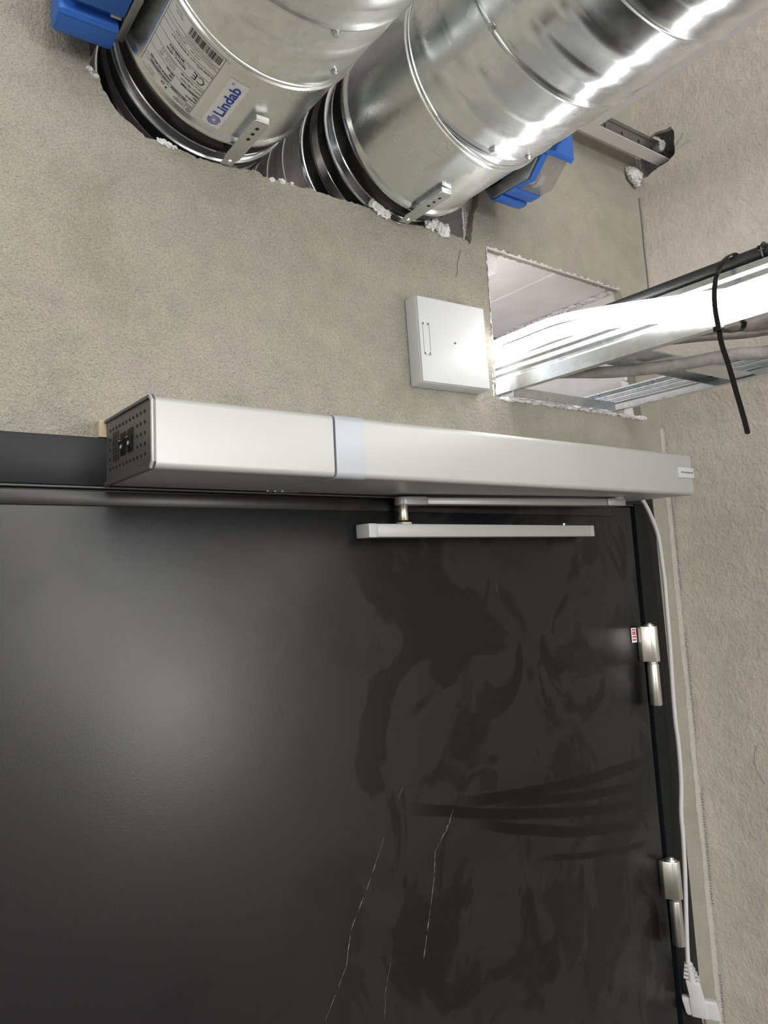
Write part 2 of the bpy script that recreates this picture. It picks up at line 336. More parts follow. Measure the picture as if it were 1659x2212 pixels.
masonry = sheet('masonry_core', [(XL, FLOOR), (-.06, FLOOR), (-.06, .165), (1.19, .165), (1.19, FLOOR), (XR+.16, FLOOR), (XR+.16, CEIL), (XL, CEIL)], [body_duct, body_tray], W+.0142, .84, 'aerated_block', rough=.003, parent=wall)
# lining blocks of the rectangular opening
for (a, b2, c, d, ye) in ((.80, 1.0185, .5065, .62, 1.055), (1.0205, 1.25, .5055, .62, 1.055), (1.1900, 1.25, .3330, .505, 1.055), (1.1800, 1.25, .19, .3315, 1.055), (.80, .8265, .345, .506, 1.055), (.80, .8245, .19, .333, .80), (.834, 1.01, .19, .2555, 1.055), (1.012, 1.187, .19, .254, 1.055)):
    MB().box(a, b2, W+.0145, ye, c, d, .0015, 1).build('aerated_block', 'aerated_block', wall)
MB().prism([(.70, .48), (.865, .48), (.865, .72), (.80, .70), (.80, .62), (.765, .55), (.70, .505)], 'y', W+.0155, W+.05).build('grey_backing', 'grey_backing', wall)
# dark shaft behind
MB().box(XL, XR+.16, 1.45, 1.5, FLOOR, CEIL).build('shaft_lining', 'cavity_dark', wall)
MB().box(XL, XR+.16, .87, 1.45, CEIL-.05, CEIL).build('shaft_lining', 'cavity_dark', wall)
MB().box(XL, XR+.16, .87, 1.45, .02, .07).build('shaft_lining', 'cavity_dark', wall)
# fibreglass mesh left in the torn render
mb = MB()
for i in range(6): x = .803+i*.0052; mb.box(x, x+.0011, W+.0125, W+.0138, .528+i*.004, .60)
for i in range(14): z = .532+i*.0052; mb.box(.803+max(0, (z-.56)*.35), .832, W+.0118, W+.0130, z, z+.0011)
tag(mb.build('fibreglass_mesh', 'mesh_fibre', wall), 'beige woven reinforcing mesh showing in torn render')
# ragged white foam and plaster left along the rims
def rubble(pts, size, n, seedb):
    mb = MB()
    for i in range(n):
        p = random.choice(pts); q = (p[0]+random.uniform(-1, 1)*size*.6, p[1]+random.uniform(-.002, .004), p[2]+random.uniform(-1, 1)*size*.45)
        s_ = size*random.uniform(.35, .8); mb.lump(q, (s_*1.15, s_*.7, s_*.95), .5, 3, seed=seedb+i)
    return mb
for k, (pts, size, n, lab) in enumerate((
    ([(.611, .741, .519), (.615, .741, .513), (.620, .741, .512), (.628, .742, .509), (.6125, .740, .5245)], .0085, 30, 'white foam lump on the hole rim under the right duct'),
    ([(.712, .741, .5155), (.722, .741, .5155), (.730, .741, .511), (.737, .742, .509)], .0085, 30, 'white foam lump at the right end of the duct hole rim'),
    ([(.292, .745, .517), (.300, .745, .516), (.308, .745, .5135)], .0045, 14, 'small white chip under the left duct'),
    ([(.206, .745, .580), (.209, .745, .575), (.2125, .745, .572)], .0035, 12, 'small white chip at the left edge of the duct hole'),
    ([(.445, .746, .511), (.458, .746, .5115), (.470, .746, .512)], .0045, 16, 'white crumbs on the rim between both ducts'),
    ([(1.238, .738, .742), (1.245, .736, .735), (1.252, .734, .738), (1.247, .735, .728)], .012, 26, 'lump of white plaster in the corner under the grid tee'),
    )):
    tag(rubble(pts, size, n, k*40).build('rubble_lump', 'white_rubble', wall), lab)
# thin pale edge of broken render round the rectangular opening
vs_, fs = [], []
def rimstrip(p0, p1, nx, nz, n, seed):
    k0 = len(vs_)
    for i in range(n+1):
        t = i/n; x = p0[0]+(p1[0]-p0[0])*t; z = p0[1]+(p1[1]-p0[1])*t
        o1 = max(-.0012, -.0009+.0060*noise.noise(Vector((i*.17, seed, 0)))+.0009*random.random()); o2 = .0012+.0008*random.random()
        vs_.extend([(x+nx*o1, W-.0007, z+nz*o1), (x-nx*o2, W-.0010-.0006*random.random(), z-nz*o2), (x-nx*o2, W+.004, z-nz*o2)])
        if i: k = k0+3*i; fs.append((k-3, k-2, k+1, k)); fs.append((k-2, k-1, k+2, k+1))
rimstrip((.8300, .265), (.8312, .5065), -1, 0, 150, 3)
rimstrip((.8300, .5068), (1.1790, .4995), .02, 1, 220, 8)
MB().raw(vs_, fs).build('broken_edge', 'white_rubble', wall)['kind'] = 'stuff'
mb = MB()
for i in range(120):
    u = i/119; p = (.845+.37*u+random.uniform(-.004, .004), W+random.uniform(-.003, .006), .2605+noise.noise(Vector((i*.22, 0, 7)))*.004)
    s_ = random.uniform(.002, .0065); mb.lump(p, (s_*1.6, s_*.6, s_*.6), .45, 2, seed=i+500)
tag(mb.build('mortar_crumbs', 'aerated_block', wall), 'pale mortar crumbs on the sill of the cable opening')['kind'] = 'stuff'
mb = MB()
for i in range(110):
    t = i/109; s_ = random.uniform(.0015, .0050)*(1.15-.5*t)
    mb.lump((1.187-random.random()*.012, .763+.25*t, .5045-random.random()*.004), (s_*1.0, s_*1.5, s_*.5), .5, 2, seed=i+900)
tag(mb.build('mortar_ridge', 'aerated_block', wall), 'ragged mortar ridge in the upper corner of the cable opening')['kind'] = 'stuff'
# screw dimple and a hairline crack on the back wall
mb = MB(); pts = [(.7758, W-.0003, .4873), (.770, W-.0003, .472), (.7665, W-.0003, .462), (.7655, W-.0003, .450), (.762, W-.0003, .4399)]
mb.tube(pts, .0006, 4, 5); mb.build('hairline_crack', 'grey_backing', wall)
mb = MB(); mb.tube([(1.2660, .7445, .70), (1.2672, .744, .64), (1.2666, .744, .60), (1.2678, .744, .55), (1.2670, .744, .50), (1.2675, .744, .46)], .0010, 5, 6); mb.build('hairline_crack', 'grey_backing', wall)
# corner: ragged perforated corner tape, one irregular crust on both faces of the corner
vs_, fs = [], []; nz_, nx_ = 620, 9; z0_, z1_ = -1.25, .245
for i in range(nz_+1):
    z = z0_+(z1_-z0_)*i/nz_; e1 = .0115+.005*noise.noise(Vector((z*11, 2, 0)))+.0022*noise.noise(Vector((z*60, 2, 5))); e2 = .009+.005*noise.noise(Vector((z*13, 7, 0)))+.0025*noise.noise(Vector((z*70, 9, 5)))
    for j in range(nx_+1):
        t = j/nx_
        if t < .5: u = t/.5; x = XR-e1*(1-u); y = W; nrm = (0, -1)
        else: u = (t-.5)/.5; x = XR; y = W-e2*u; nrm = (-1, 0)
        h = .0003+.0016*max(0, .35+noise.noise(Vector((z*150, t*9, 4)))+.7*noise.noise(Vector((z*420, t*25, 8))))*(1 if 0 < j < nx_ else 0)
        c_ = .0012 if abs(t-.5) < .12 else 0
        vs_.append((x+nrm[0]*h-c_*.7, y+nrm[1]*h-c_*.7, z))
n_ = nx_+1
for i in range(nz_):
    for j in range(nx_): k = i*n_+j; fs.append((k, k+1, k+n_+1, k+n_))
mb = MB().raw(vs_, fs); bmesh.ops.recalc_face_normals(mb.bm, faces=mb.bm.faces)
crn = tag(mb.build('trim_1', 'corner_crust', None, 60), 'ragged plastered corner tape between back and right wall'); crn['kind'] = 'structure'
mb = MB(); i = 0
z = -1.2
while z < .24:
    dx = .0055+.001*noise.noise(Vector((z*40, 3, 1))); (mb.box(XR-.0020, XR-.0008, W-dx-.0006, W-dx+.0006, z, z+.0008+.0009*random.random()) if noise.noise(Vector((z*7, 6, 2))) > -.12 else None); z += .0042+.0008*random.random()
mb.build('tape_perforation', 'grey_backing', crn)['kind'] = 'stuff'
# right wall with its broken hole
rh = [(.7449, .8062), (.7041, .8118), (.6705, .8053), (.6666, .7885), (.6681, .7676), (.6693, .7500), (.6863, .7430), (.7118, .7400), (.7261, .7350), (.7440, .7390), (.7446, .77)]
rwall = sheet('wall_right', [(YB, FLOOR), (W+.014, FLOOR), (W+.014, CEIL), (YB, CEIL)], [rh], XR+.0001, XR+.012, 'plaster_right', axis='x', rough=.002); struct(rwall)
rh2 = [(.742, .83), (.695, .84), (.650, .82), (.645, .73), (.742, .722)]
sheet('masonry_core', [(YB, FLOOR), (W+.012, FLOOR), (W+.012, CEIL), (YB, CEIL)], [rh2], XR+.0122, XR+.13, 'aerated_block', axis='x', rough=.003, parent=rwall)
MB().box(XR+.13, XR+.16, .55, W+.01, .65, .9).build('cavity_back', 'cavity_dark', rwall)
mb = MB()
for i, p in enumerate([(.735, .80), (.722, .806), (.712, .80), (.705, .793), (.70, .785), (.728, .79)]): mb.lump((XR+.010, p[0], p[1]), (.006, .011, .010), .35, 2, seed=i+7)
mb.build('rubble_lump', 'white_rubble', rwall)
def crack(pts, par, r=.0005): MB().tube(pts, r, 4, 5).build('hairline_crack', 'grey_backing', par)
crack([(XR, .6688, .762), (XR, .658, .772), (XR, .650, .782)], rwall, .0004)
crack([(XR, .668, .757), (XR, .655, .7595), (XR, .64, .761)], rwall, .0003)
crack([(XR, .640, -.305), (XR, .646, -.325), (XR, .644, -.345), (XR, .634, -.365)], rwall, .0003)
struct(MB().box(XL, XR+.16, YB, W+.0, FLOOR-.05, FLOOR).build('floor', 'concrete_floor'))
struct(MB().box(XL, XR+.16, YB, W+.0, CEIL, CEIL+.05).build('ceiling', 'soffit_white'))
struct(MB().box(XL-.1, XL, YB, W, FLOOR, CEIL).build('wall_left', 'plaster_room'))
struct(MB().box(XL, XR+.16, YB-.1, YB, FLOOR, CEIL).build('wall_front', 'plaster_room'))

# ---------------------------------------------------------------- door
door = thing('door_1', (.55, .76, FLOOR), 'satin black steel door with black frame', None, kind='structure')
H0, H1 = .1000, .1518
MB().box(-.072, 1.2003, FP, .86, H0, H1, .0012, 2).build('frame_header', 'frame_black', door)
MB().box(1.1445, 1.2003, FP, .86, FLOOR, H0, .0012, 2).build('frame_jamb', 'frame_black', door)
MB().box(-.072, -.013, FP, .86, FLOOR, H0, .0012, 2).build('frame_jamb', 'frame_black', door)
MB().box(-.013, 1.1445, FP+.0015, .80, .0975, .0998, .0007, 2).build('frame_bead', 'bead_grey', door)
MB().box(-.013, 1.1445, .752, .86, .07, .0975).build('seal_strip', 'seal_black', door)
MB().box(1.120, 1.1445, .752, .86, FLOOR, .07).build('seal_strip', 'seal_black', door)
MB().box(-.013, 1.1445, .805, .83, FLOOR, .07).build('seal_strip', 'seal_black', door)
leaf = MB().box(-.009, 1.1325, FP+.0005, .80, FLOOR+.008, .0945, .0012, 2).build('door_leaf', 'door_paint', door)
MB().box(-.008, 1.085, FP-.0011, FP+.004, .0790, .0942, .0006, 2).build('leaf_edge_strip', 'door_paint', door)
# scratches in the paint
def scratch(pts, w0, seed):
    vs_, fs = [], []; P = []
    for (a, b2) in zip(pts, pts[1:]):
        for k in range(14): t = k/14; P.append((a[0]+(b2[0]-a[0])*t+noise.noise(Vector((t*3+a[0]*90, seed, 0)))*.0007, a[1]+(b2[1]-a[1])*t))
    for i in range(len(P)-1):
        wd = w0*max(0, .45+1.2*noise.noise(Vector((i*.37, seed, 2))))
        if wd < w0*.14: continue
        k = len(vs_); (x0, z0), (x1, z1) = P[i], P[i+1]
        vs_ += [(x0-wd, FP+.0002, z0), (x0+wd, FP+.0002, z0), (x1+wd, FP+.0002, z1), (x1-wd, FP+.0002, z1)]; fs.append((k, k+1, k+2, k+3))
    MB().raw(vs_, fs).build('paint_scratch', 'scratch_grey', door)
scratch([(.6820, -.3159), (.6687, -.3365), (.6466, -.3603), (.6424, -.3931), (.6282, -.4449), (.6176, -.4826)], .0009, 1)
scratch([(.6780, -.3259), (.6677, -.3395), (.6480, -.3580)], .0009, 5)
scratch([(.5988, -.2717), (.5903, -.2858)], .0007, 2)
scratch([(.5654, -.3260), (.5413, -.3688), (.5095, -.4178), (.5007, -.4558), (.4671, -.5054)], .0008, 3)
scratch([(.566, -.47), (.556, -.50), (.553, -.53)], .0005, 4)
# hinges
def hinge(zt, zm, zb, lab, stick=False):
    h = MB().prism([(1.1175, FP), (1.1175, .7280), (1.1245, .7165), (1.1300, .7122), (1.1355, .7103), (1.1410, .7128), (1.1440, .7190), (1.1440, .7345)], 'z', zm, zt, .0012, 2).build('hinge', 'hinge_zinc', door)
    h['label'] = lab
    MB().cyl((1.1335, .7225, zb), (1.1335, .7225, zm-.0035), .0092, seg=32, bev=.0016).build('hinge_pin', 'hinge_zinc', h)
    MB().cyl((1.1335, .7225, zm-.0035), (1.1335, .7225, zm), .0078, seg=32).build('pin_washer', 'hinge_zinc', h)
    MB().cyl((1.1325, .7225, zt-.001), (1.1325, .7225, zt+.0028), .0085, .0075, seg=32).cyl((1.1325, .7225, zt+.0028), (1.1325, .7225, zt+.0052), .0055, .004, seg=32).build('pin_cap', 'hinge_zinc', h)
    if stick:
        st = MB().box(1.1015, 1.1150, FP-.0006, FP, -.1320, -.1080).build('sticker', 'paper_logo', h); st['label'] = 'small sticker with red print beside the hinge'
        mb = MB()
        for z in (-.1110, -.1150, -.1180, -.1225, -.1275): mb.box(1.1035, 1.1130, FP-.0009, FP-.0005, z-.0013, z+.0010)
        mb.build('sticker_print', 'sticker_red', h)
hinge(-.1060, -.1640, -.2350, 'upper zinc lift-off hinge of the door', True)
hinge(-.4780, -.5350, -.6060, 'lower zinc lift-off hinge of the door')

# ---------------------------------------------------------------- door operator above the door
op = thing('door_operator', (.65, .735, .0985), 'long silver door operator mounted above the black door', 'door opener')
def cover(x0, x1, grow=0, name='cover', mat='anodised'):
    # rounded front profile in (y, z), very slight fall of the top edge to the right
    def ring(x):
        zt = .1652-.0045*(x-.22)/.86+grow; zb = .0985-grow; yf = .5935-grow; pr = []; R = .006+grow
        pr.append((FP, zt+.004)); 
        for k in range(7): a = math.pi/2+k/6*math.pi/2; pr.append((yf+R+R*math.cos(a), zt-R+R*math.sin(a)))
        for k in range(7): a = math.pi+k/6*math.pi/2; pr.append((yf+R+R*math.cos(a), zb+R+R*math.sin(a)))
        pr.append((FP, zb+.0025)); return [(x, y, z) for y, z in pr]
    A, B = ring(x0), ring(x1); n = len(A); vs_ = A+B
    fs = [(i, i+1, n+i+1, n+i) for i in range(n-1)]+[(n-1, 0, n, 2*n-1), tuple(range(n-1, -1, -1)), tuple(range(n, 2*n))]
    mb = MB(); mb.raw(vs_, fs); bmesh.ops.recalc_face_normals(mb.bm, faces=mb.bm.faces); return mb.build(name, mat, op, 40)
cover(.2230, .4160, 0, 'end_cover')
cover(.4165, .4180, -.002, 'cover_joint', 'hole_dark')
cover(.4180, .4560, .0012, 'cover_sleeve', 'sleeve_film')
cover(.4562, 1.0765, 0, 'main_cover')
# perforated end plate, sunk in a bright rim
def zt_(y): return .1652+(y-.5935)/.1415*.004
rim_o = [(.7355, .1705), (.5985, .1668), (.5925, .1610), (.5925, .1045), (.5985, .0985), (.7355, .0995)]
MB().prism(rim_o, 'x', .2212, .2230).build('end_plate', 'plate_dark', op)
MB().prism([(.7355, .1675), (.7355, .1705), (.5985, .1668), (.6000, .1635)], 'x', .2188, .2212, .0004, 1).prism([(.6000, .1020), (.5985, .0985), (.7355, .0995), (.7355, .1040)], 'x', .2188, .2212, .0004, 1).build('plate_rim', 'plate_dark', op)
MB().prism([(.6000, .1635), (.5985, .1668), (.5925, .1610), (.5925, .1045), (.5985, .0985), (.6000, .1020), (.5960, .1060), (.5960, .1600)], 'x', .2188, .2212, .0004, 1).build('plate_rim', 'anodised', op)
cols = [.7209-.01046*i for i in range(11)]
mb = MB()
def dot(y, z, r=.0016): mb.cyl((.2206, y, z), (.2213, y, z), r, seg=10)
for i, y in enumerate(cols):
    t = i/10; zs = [.1565-.0015*t, .1463-.0014*t, .1361-.0012*t, .1257-.0009*t, .1158-.0008*t]
    for k, z in enumerate(zs):
        if k in (0, 4) or i == 0 or i >= 8: dot(y, z)
mb.build('vent_hole', 'hole_dark', op)['kind'] = 'stuff'
mb = MB()
for cxx in (.7090, .7018, .6946):
    for (a, b2) in ((.1455, .1525), (.1375, .1445), (.1295, .1365), (.1215, .1285)): mb.box(.2207, .2213, cxx-.0016, cxx+.0016, a, b2, .0002, 1)
mb.build('vent_slot', 'hole_dark', op)['kind'] = 'stuff'
for k, (ya, yb) in enumerate(((.6700, .6858), (.6478, .6643))):
    MB().box(.2203, .2213, ya, yb, .1240, .1465).build('switch_recess', 'hole_dark', op)
    ym = (ya+yb)/2
    sw = MB().prism([(.2203, .1400), (.2168, .1398), (.2185, .1325), (.2196, .1255), (.2203, .1250)], 'y', ya+.0022, yb-.0022, .0004, 1).build('rocker_switch', 'switch_black', op)
    sw['label'] = ('black rocker switch nearer the wall', 'black rocker switch nearer the front cover')[k]
    mb = MB(); mb.box(.2164, .2170, ym-.0026, ym+.0026, .1376, .1381)
    mb.tube([(.21815+.0002*math.sin(t), ym+.0015*math.cos(t), .1325+.0022*math.sin(t)) for t in [2*math.pi*k2/12 for k2 in range(13)]], .00028, 5, 2)
    mb.build('switch_mark', 'mark_white', sw)
mb = MB()
for i in range(3): mb.cyl((.345+i*.010+.06, .716, .0992), (.345+i*.010+.06, .716, .0976), .0013, seg=8)
mb.build('cover_pin', 'mark_white', op)
badge = MB().box(1.0382, 1.0795, .5912, .5950, .1235, .1395, .0014, 2).build('badge', 'plastic_white', op)
vs_, fs = text_geo('dormakaba', .0062, .0001)
wdt = max(v.x for v in vs_); k = .026/wdt
mb = MB().raw([(1.0435+v.x*k, .5910, .1305+v.y*.75) for v in vs_], fs); mb.box(1.0715, 1.0745, .5908, .5913, .1305, .1332, .0005, 1); mb.build('badge_lettering', 'ink_grey', badge)
# slide arm
A0 = Vector((.612, .7213)); A1 = Vector((.985, .660)); dA = (A1-A0).normalized(); nA = Vector((-dA.y, dA.x))
def bar(a, b2, hw, z0, z1, name, mat, round_a=False, round_b=False, bev=.001):
    pa = A0+dA*a; pb = A0+dA*b2; pts = []
    if round_a: pts += [pa+nA*hw*math.cos(t)-dA*hw*math.sin(t) for t in [math.pi*k/10 for k in range(11)]]
    else: pts += [pa+nA*hw, pa-nA*hw]
    if round_b: pts += [pb-nA*hw*math.cos(t)+dA*hw*math.sin(t) for t in [math.pi*k/10 for k in range(11)]]
    else: pts += [pb-nA*hw, pb+nA*hw]
    return MB().prism([(p.x, p.y) for p in pts], 'z', z0, z1, bev, 2).build(name, mat, op)
Ln = (A1-A0).length
bar(0, .0330, .0105, .0862, .0972, 'arm_end', 'anodised_dark', True)
bar(.0332, Ln-.030, .0100, .0866, .0962, 'slide_arm', 'anodised_dark')
bar(Ln-.0298, Ln, .0115, .0862, .0970, 'arm_hub', 'anodised_dark', False, True)
MB().cyl((A1.x, A1.y, .0968), (A1.x, A1.y, .1000), .0095, seg=32).build('spindle', 'anodised', op)
MB().cyl((A0.x, A0.y, .0660), (A0.x, A0.y, .0864), .0068, seg=32, bev=.0008).build('arm_pin', 'nickel', op)
# guide rail on the leaf
tr = thing('guide_rail', (.767, FP, .0437), 'short silver guide rail fixed on the black door leaf', 'rail')
MB().box(.5575, .9815, .7076, FP, .0437, .0607, .0009, 2).build('rail_profile', 'anodised', tr)
MB().box(.5440, .5573, .7073, FP, .0434, .0610, .0011, 2).build('end_cap', 'plastic_white', tr)
MB().box(.9817, .9905, .7073, FP, .0434, .0610, .0016, 2).build('end_cap', 'anodised', tr)
MB().box(.6050, .6210, .7150, .7275, .0606, .0640, .0008, 2).build('glider', 'beige_glider', tr)
MB().cyl((.9345, .7213, .0606), (.9345, .7213, .0630), .0016, seg=12).cyl((.9345, .7213, .0630), (.9345, .7213, .0645), .0032, seg=14).build('screw', 'nickel', tr)
tag(MB().box(.2135, .30, .7352, .7448, .1525, .1708, .0004, 1).build('packing_shim', 'wood_pale'), 'pale wood shim behind the left end of the door operator', 'shim')

# ---------------------------------------------------------------- junction box
jb = thing('junction_box', (.7265, .745, .2592), 'square white junction box on the wall left of the opening', 'junction box')
rj = (Vector((.6595, .745, .2592)), Matrix.Rotation(-math.radians(1.15), 3, 'Y'))
def taper():
    b = bmesh.new(); bk = [(.6587, .2575), (.7950, .2575), (.7950, .3855), (.6587, .3855)]; fr = [(.6600, .2600), (.7925, .2600), (.7925, .3850), (.6600, .3850)]
    va = [b.verts.new((p[0], .7448, p[1])) for p in bk]; vb = [b.verts.new((p[0], .7218, p[1])) for p in fr]
    b.faces.new(va); b.faces.new(vb[::-1])
    for i in range(4): b.faces.new((va[(i+1) % 4], va[i], vb[i], vb[(i+1) % 4]))
    bmesh.ops.recalc_face_normals(b, faces=b.faces); bmesh.ops.bevel(b, geom=b.edges[:], offset=.0022, segments=3, affect='EDGES', profile=.5)
    bmesh.ops.rotate(b, verts=b.verts, cent=rj[0], matrix=rj[1]); return MB()._add(b)
taper().build('box_body', 'plastic_white', jb)
MB().box(.6606, .7919, .7200, .7228, .2607, .3843, .0013, 2, rot=rj).build('lid', 'plastic_white', jb)
MB().cyl((.7256, .7192, .3230), (.7256, .7202, .3230), .0029, seg=20, bev=.0003).build('screw', 'sheet_galv', jb)
mb = MB()
for (a, b2) in ((.0, .0011), ): mb.box(.7236, .7276, .7189, .7193, .3226, .3234).box(.7252, .7260, .7189, .7193, .3210, .3250)
mb.build('screw_slot', 'hole_dark', jb)
mb = MB(); x0, x1, z0, z1 = .6665, .6788, .2990, .3465
for bxs in ((x0, x0+.0004, z0, z1), (x1-.0004, x1, z0, z1), (x0+.002, x1, z0, z0+.0004)): mb.box(bxs[0], bxs[1], .7197, .7203, bxs[2], bxs[3], rot=rj)
for xx in (x0+.0018, x1-.0022):
    for zz in (z0+.0022, z1-.0022): mb.box(xx-.0010, xx+.0010, .7196, .7203, zz-.0014, zz+.0014, rot=rj)
mb.build('label_slot', 'ink_grey', jb)

# ---------------------------------------------------------------- ventilation ducts
C1 = (.3580, .6444); C2 = (.6620, .6302)
def spiral(cx, cz, ys, ye, yref, thref, r0=.1248, pitch=.114, nth=128, coarse=None):
    mm = [0, .8, 1.6, 3.4, 4.2, 5.2, 12, 20, 27, 29.5, 32, 37.5, 43, 45.5, 48, 56, 64, 66.5, 69, 74.5, 80, 82.5, 85, 92, 100, 107, 112.5]
    dr = {0: .0, .8: .9, 1.6: 1.5, 3.4: 1.5, 4.2: .5, 5.2: 0, 29.5: .18, 32: .55, 37.5: .65, 43: .55, 45.5: .18, 66.5: .18, 69: .55, 74.5: .65, 80: .55, 82.5: .18}
    nt_ = int((ys-ye)/pitch)+3
    S = []
    for k in range(-2, nt_):
        for a in mm: S.append((k*pitch+a*.001*(pitch/.114), dr.get(a, 0)*.001))
    vs_, fs = [], []
    n = len(S)
    for i in range(nth+1):
        th = -math.pi*1.5+2*math.pi*i/nth; deg = math.degrees(th)
        for (s_, d) in S:
            y = yref-pitch*(deg-thref)/360-s_+pitch
            d2 = d
            if y > ys: y = ys; d2 = 0
            if y < ye: y = ye; d2 = 0
            vs_.append((cx+(r0+d2)*math.cos(th), y, cz+(r0+d2)*math.sin(th)))
    for i in range(nth):
        for j in range(n-1):
            a = i*n+j; q = (a, a+1, a+n+1, a+n)
            yy = [vs_[t][1] for t in q]
            if max(yy)-min(yy) < 1e-6: continue
            fs.append(q)
    mb = MB(); vv = [mb.bm.verts.new(v) for v in vs_]
    for f in fs: mb.bm.faces.new([vv[i] for i in f])
    bmesh.ops.remove_doubles(mb.bm, verts=mb.bm.verts, dist=2e-5)
    loose = [v for v in mb.bm.verts if not v.link_faces]; bmesh.ops.delete(mb.bm, geom=loose, context='VERTS')
    bmesh.ops.recalc_face_normals(mb.bm, faces=mb.bm.faces)
    return mb
def on(c, th, y, r): t = math.radians(th); return Vector((c[0]+r*math.cos(t), y, c[1]+r*math.sin(t)))
def duct(c, ys, yref, thref, mat, lab, screws):
    d = thing('spiral_duct', (c[0], ys, c[1]-.125), lab, 'duct', 'round ventilation ducts leaving the wall')
    spiral(c[0], c[1], ys, -1.1, yref, thref).build('duct_pipe', mat, d, 60)
    MB().rev(c[0], c[1], [(ys+.0006, .1248), (ys+.0006, .1262), (ys-.0022, .1264), (ys-.0030, .1250)], 128).build('end_hem', mat, d)
    for (th, y) in screws:
        p = on(c, th, y, .1250); q = on(c, th, y, .1272); r2 = on(c, th, y, .1300)
        MB().cyl(p, q, .0042, seg=16).cyl(q, r2, .0030, .0028, seg=6).build('screw', 'sheet_galv', d)
def damper(c, hi, labd, band0, sticker=False):
    d = thing('fire_damper', (c[0], .71, c[1]-.128), labd, 'fire damper', 'round fire dampers set in the wall')
    MB().rev(c[0], c[1], [(hi-.0012, .1240), (hi, .1256), (hi+.0015, .1276), (hi+.0045, .1276), (hi+.006, .1254), (hi+.010, .1250), (.698, .1250), (.7005, .1257), (.7035, .1284), (.7065, .1290), (.7105, .1288), (.7130, .1270), (.7145, .1235), (.716, .1225)], 160).build('damper_body', 'damper_galv', d)
    MB().rev(c[0], c[1], [(.714, .1212), (.740, .1212), (.741, .1222), (.7535, .1222), (.7545, .1250), (.7565, .1252), (.7580, .1225), (.7590, .1212), (.777, .1212), (.778, .1222), (.793, .1222), (.794, .1212), (.815, .1212), (.8165, .1248), (.8185, .1250), (.8205, .1235), (.8225, .1250), (.8255, .1250), (.827, .1235)], 160).build('damper_collar', 'duct_shiny', d)
    for (a, b2) in ((.7170, .7385), (.7590, .7772), (.7945, .8150)):
        MB().rev(c[0], c[1], [(a, .1215), (a+.001, .1232), (a+.003, .1238), (b2-.003, .1238), (b2-.001, .1232), (b2, .1215)], 160).build('sealing_band', 'rubber_black', d)
    sp = spiral(c[0], c[1], 1.32, .828, .86, -90, r0=.1240, pitch=.048).build('rear_pipe', 'rear_galv', d, 60)
    return d
duct(C1, .5925, .5105, -100, 'duct_galv', 'left silver spiral duct above the wall sticker', ((-61, .566), (-80.7, .5068)))
duct(C2, .5770, .4610, -124, 'duct_shiny', 'right silver spiral duct above the junction box', ((-98, .556), (-72, .549), (-150, .4655)))
d1 = damper(C1, .5940, 'left galvanised fire damper with white stickers', .71)
d2 = damper(C2, .5785, 'right galvanised fire damper without stickers', .71)
# brackets
def bracket(d, x0, x1, y0, z, yw):
    mb = MB(); t = .0014
    mb.prism([(x0, y0+.003), (x0+.003, y0), (x1-.003, y0), (x1, y0+.003), (x1, yw-.016), (x1-.002, yw-.013), (x1-.002, yw), (x0+.002, yw), (x0+.002, yw-.013), (x0, yw-.016)], 'z', z-t, z, .0003, 1)
    mb.box(x0+.002, x1-.002, y0, y0+t, z, z+.006, .0003, 1)
    mb.build('bracket', 'sheet_galv', d)
    mb = MB()
    for k in range(3): yy = y0+.014+k*.011; mb.cyl(((x0+x1)/2, yy, z-t-.0002), ((x0+x1)/2, yy, z-t+.0004), .0024, seg=14)
    mb.build('bracket_hole', 'hole_dark', d)
    MB().cyl(((x0+x1)/2, yw-.010, z-t-.0022), ((x0+x1)/2, yw-.010, z+.004), .0030, .0034, seg=14, bev=.0006).build('rivet', 'duct_shiny', d)
bracket(d1, .3655, .3860, .648, .5120, .744)
bracket(d2, .6430, .6640, .645, .4985, .735)
# stickers bent round the left damper
def bent(u, v, u0, v0, mode, lift):
    """mode 'long': text runs towards the room; mode 'ring': text runs round the pipe"""
    R = .1250+lift
    if mode == 'long': y = v0-u; th = u0-math.degrees(v/.125)
    else: th = u0-math.degrees(u/.125); y = v0+v
    return on(C1, th, y, R)
def patch(th0, th1, y0, y1, lift, name, mat, n=24, par=None, cut=.0):
    vs_, fs = [], []
    for i in range(n+1):
        th = th0+(th1-th0)*i/n; c = cut if i in (0, n) else 0
        vs_ += [on(C1, th, y0+c, .1250+lift), on(C1, th, y1-c, .1250+lift)]
    for i in range(n): fs.append((2*i, 2*i+1, 2*i+3, 2*i+2))
    mb = MB().raw(vs_, fs); bmesh.ops.recalc_face_normals(mb.bm, faces=mb.bm.faces); return mb.build(name, mat, par or d1, 60)
lg = patch(-107.4, -96.9, .6165, .6960, .0003, 'logo_sticker', 'paper_logo', 10); lg['label'] = 'white sticker with blue lettering'
mb = MB(); vs_, fs = text_geo('Lindab', .0165, .00035)
kx = .0505/max(v.x for v in vs_)
mb.raw([bent(v.x*kx, v.y*1.05+.0045, -97.2, .6755, 'long', .0006) for v in vs_], fs)
vs_, fs = text_geo('®', .0045); mb.raw([bent(v.x+.0515, v.y+.0150, -97.2, .6755, 'long', .0006) for v in vs_], fs)
for R0, R1, a0, a1 in ((.0026, .0034, 0, 360), (.0044, .0053, 20, 200), (.0044, .0053, 215, 365), (.0062, .0073, 70, 250), (.0062, .0073, 265, 400)):
    n = 26; vv, ff = [], []
    for i in range(n+1):
        a = math.radians(a0+(a1-a0)*i/n)
        for R in (R0, R1): vv.append(bent(-.0095+R*math.cos(a), .0105+R*math.sin(a), -97.2, .6755, 'long', .0006))
    for i in range(n): ff.append((2*i, 2*i+1, 2*i+3, 2*i+2))
    mb.raw(vv, ff)
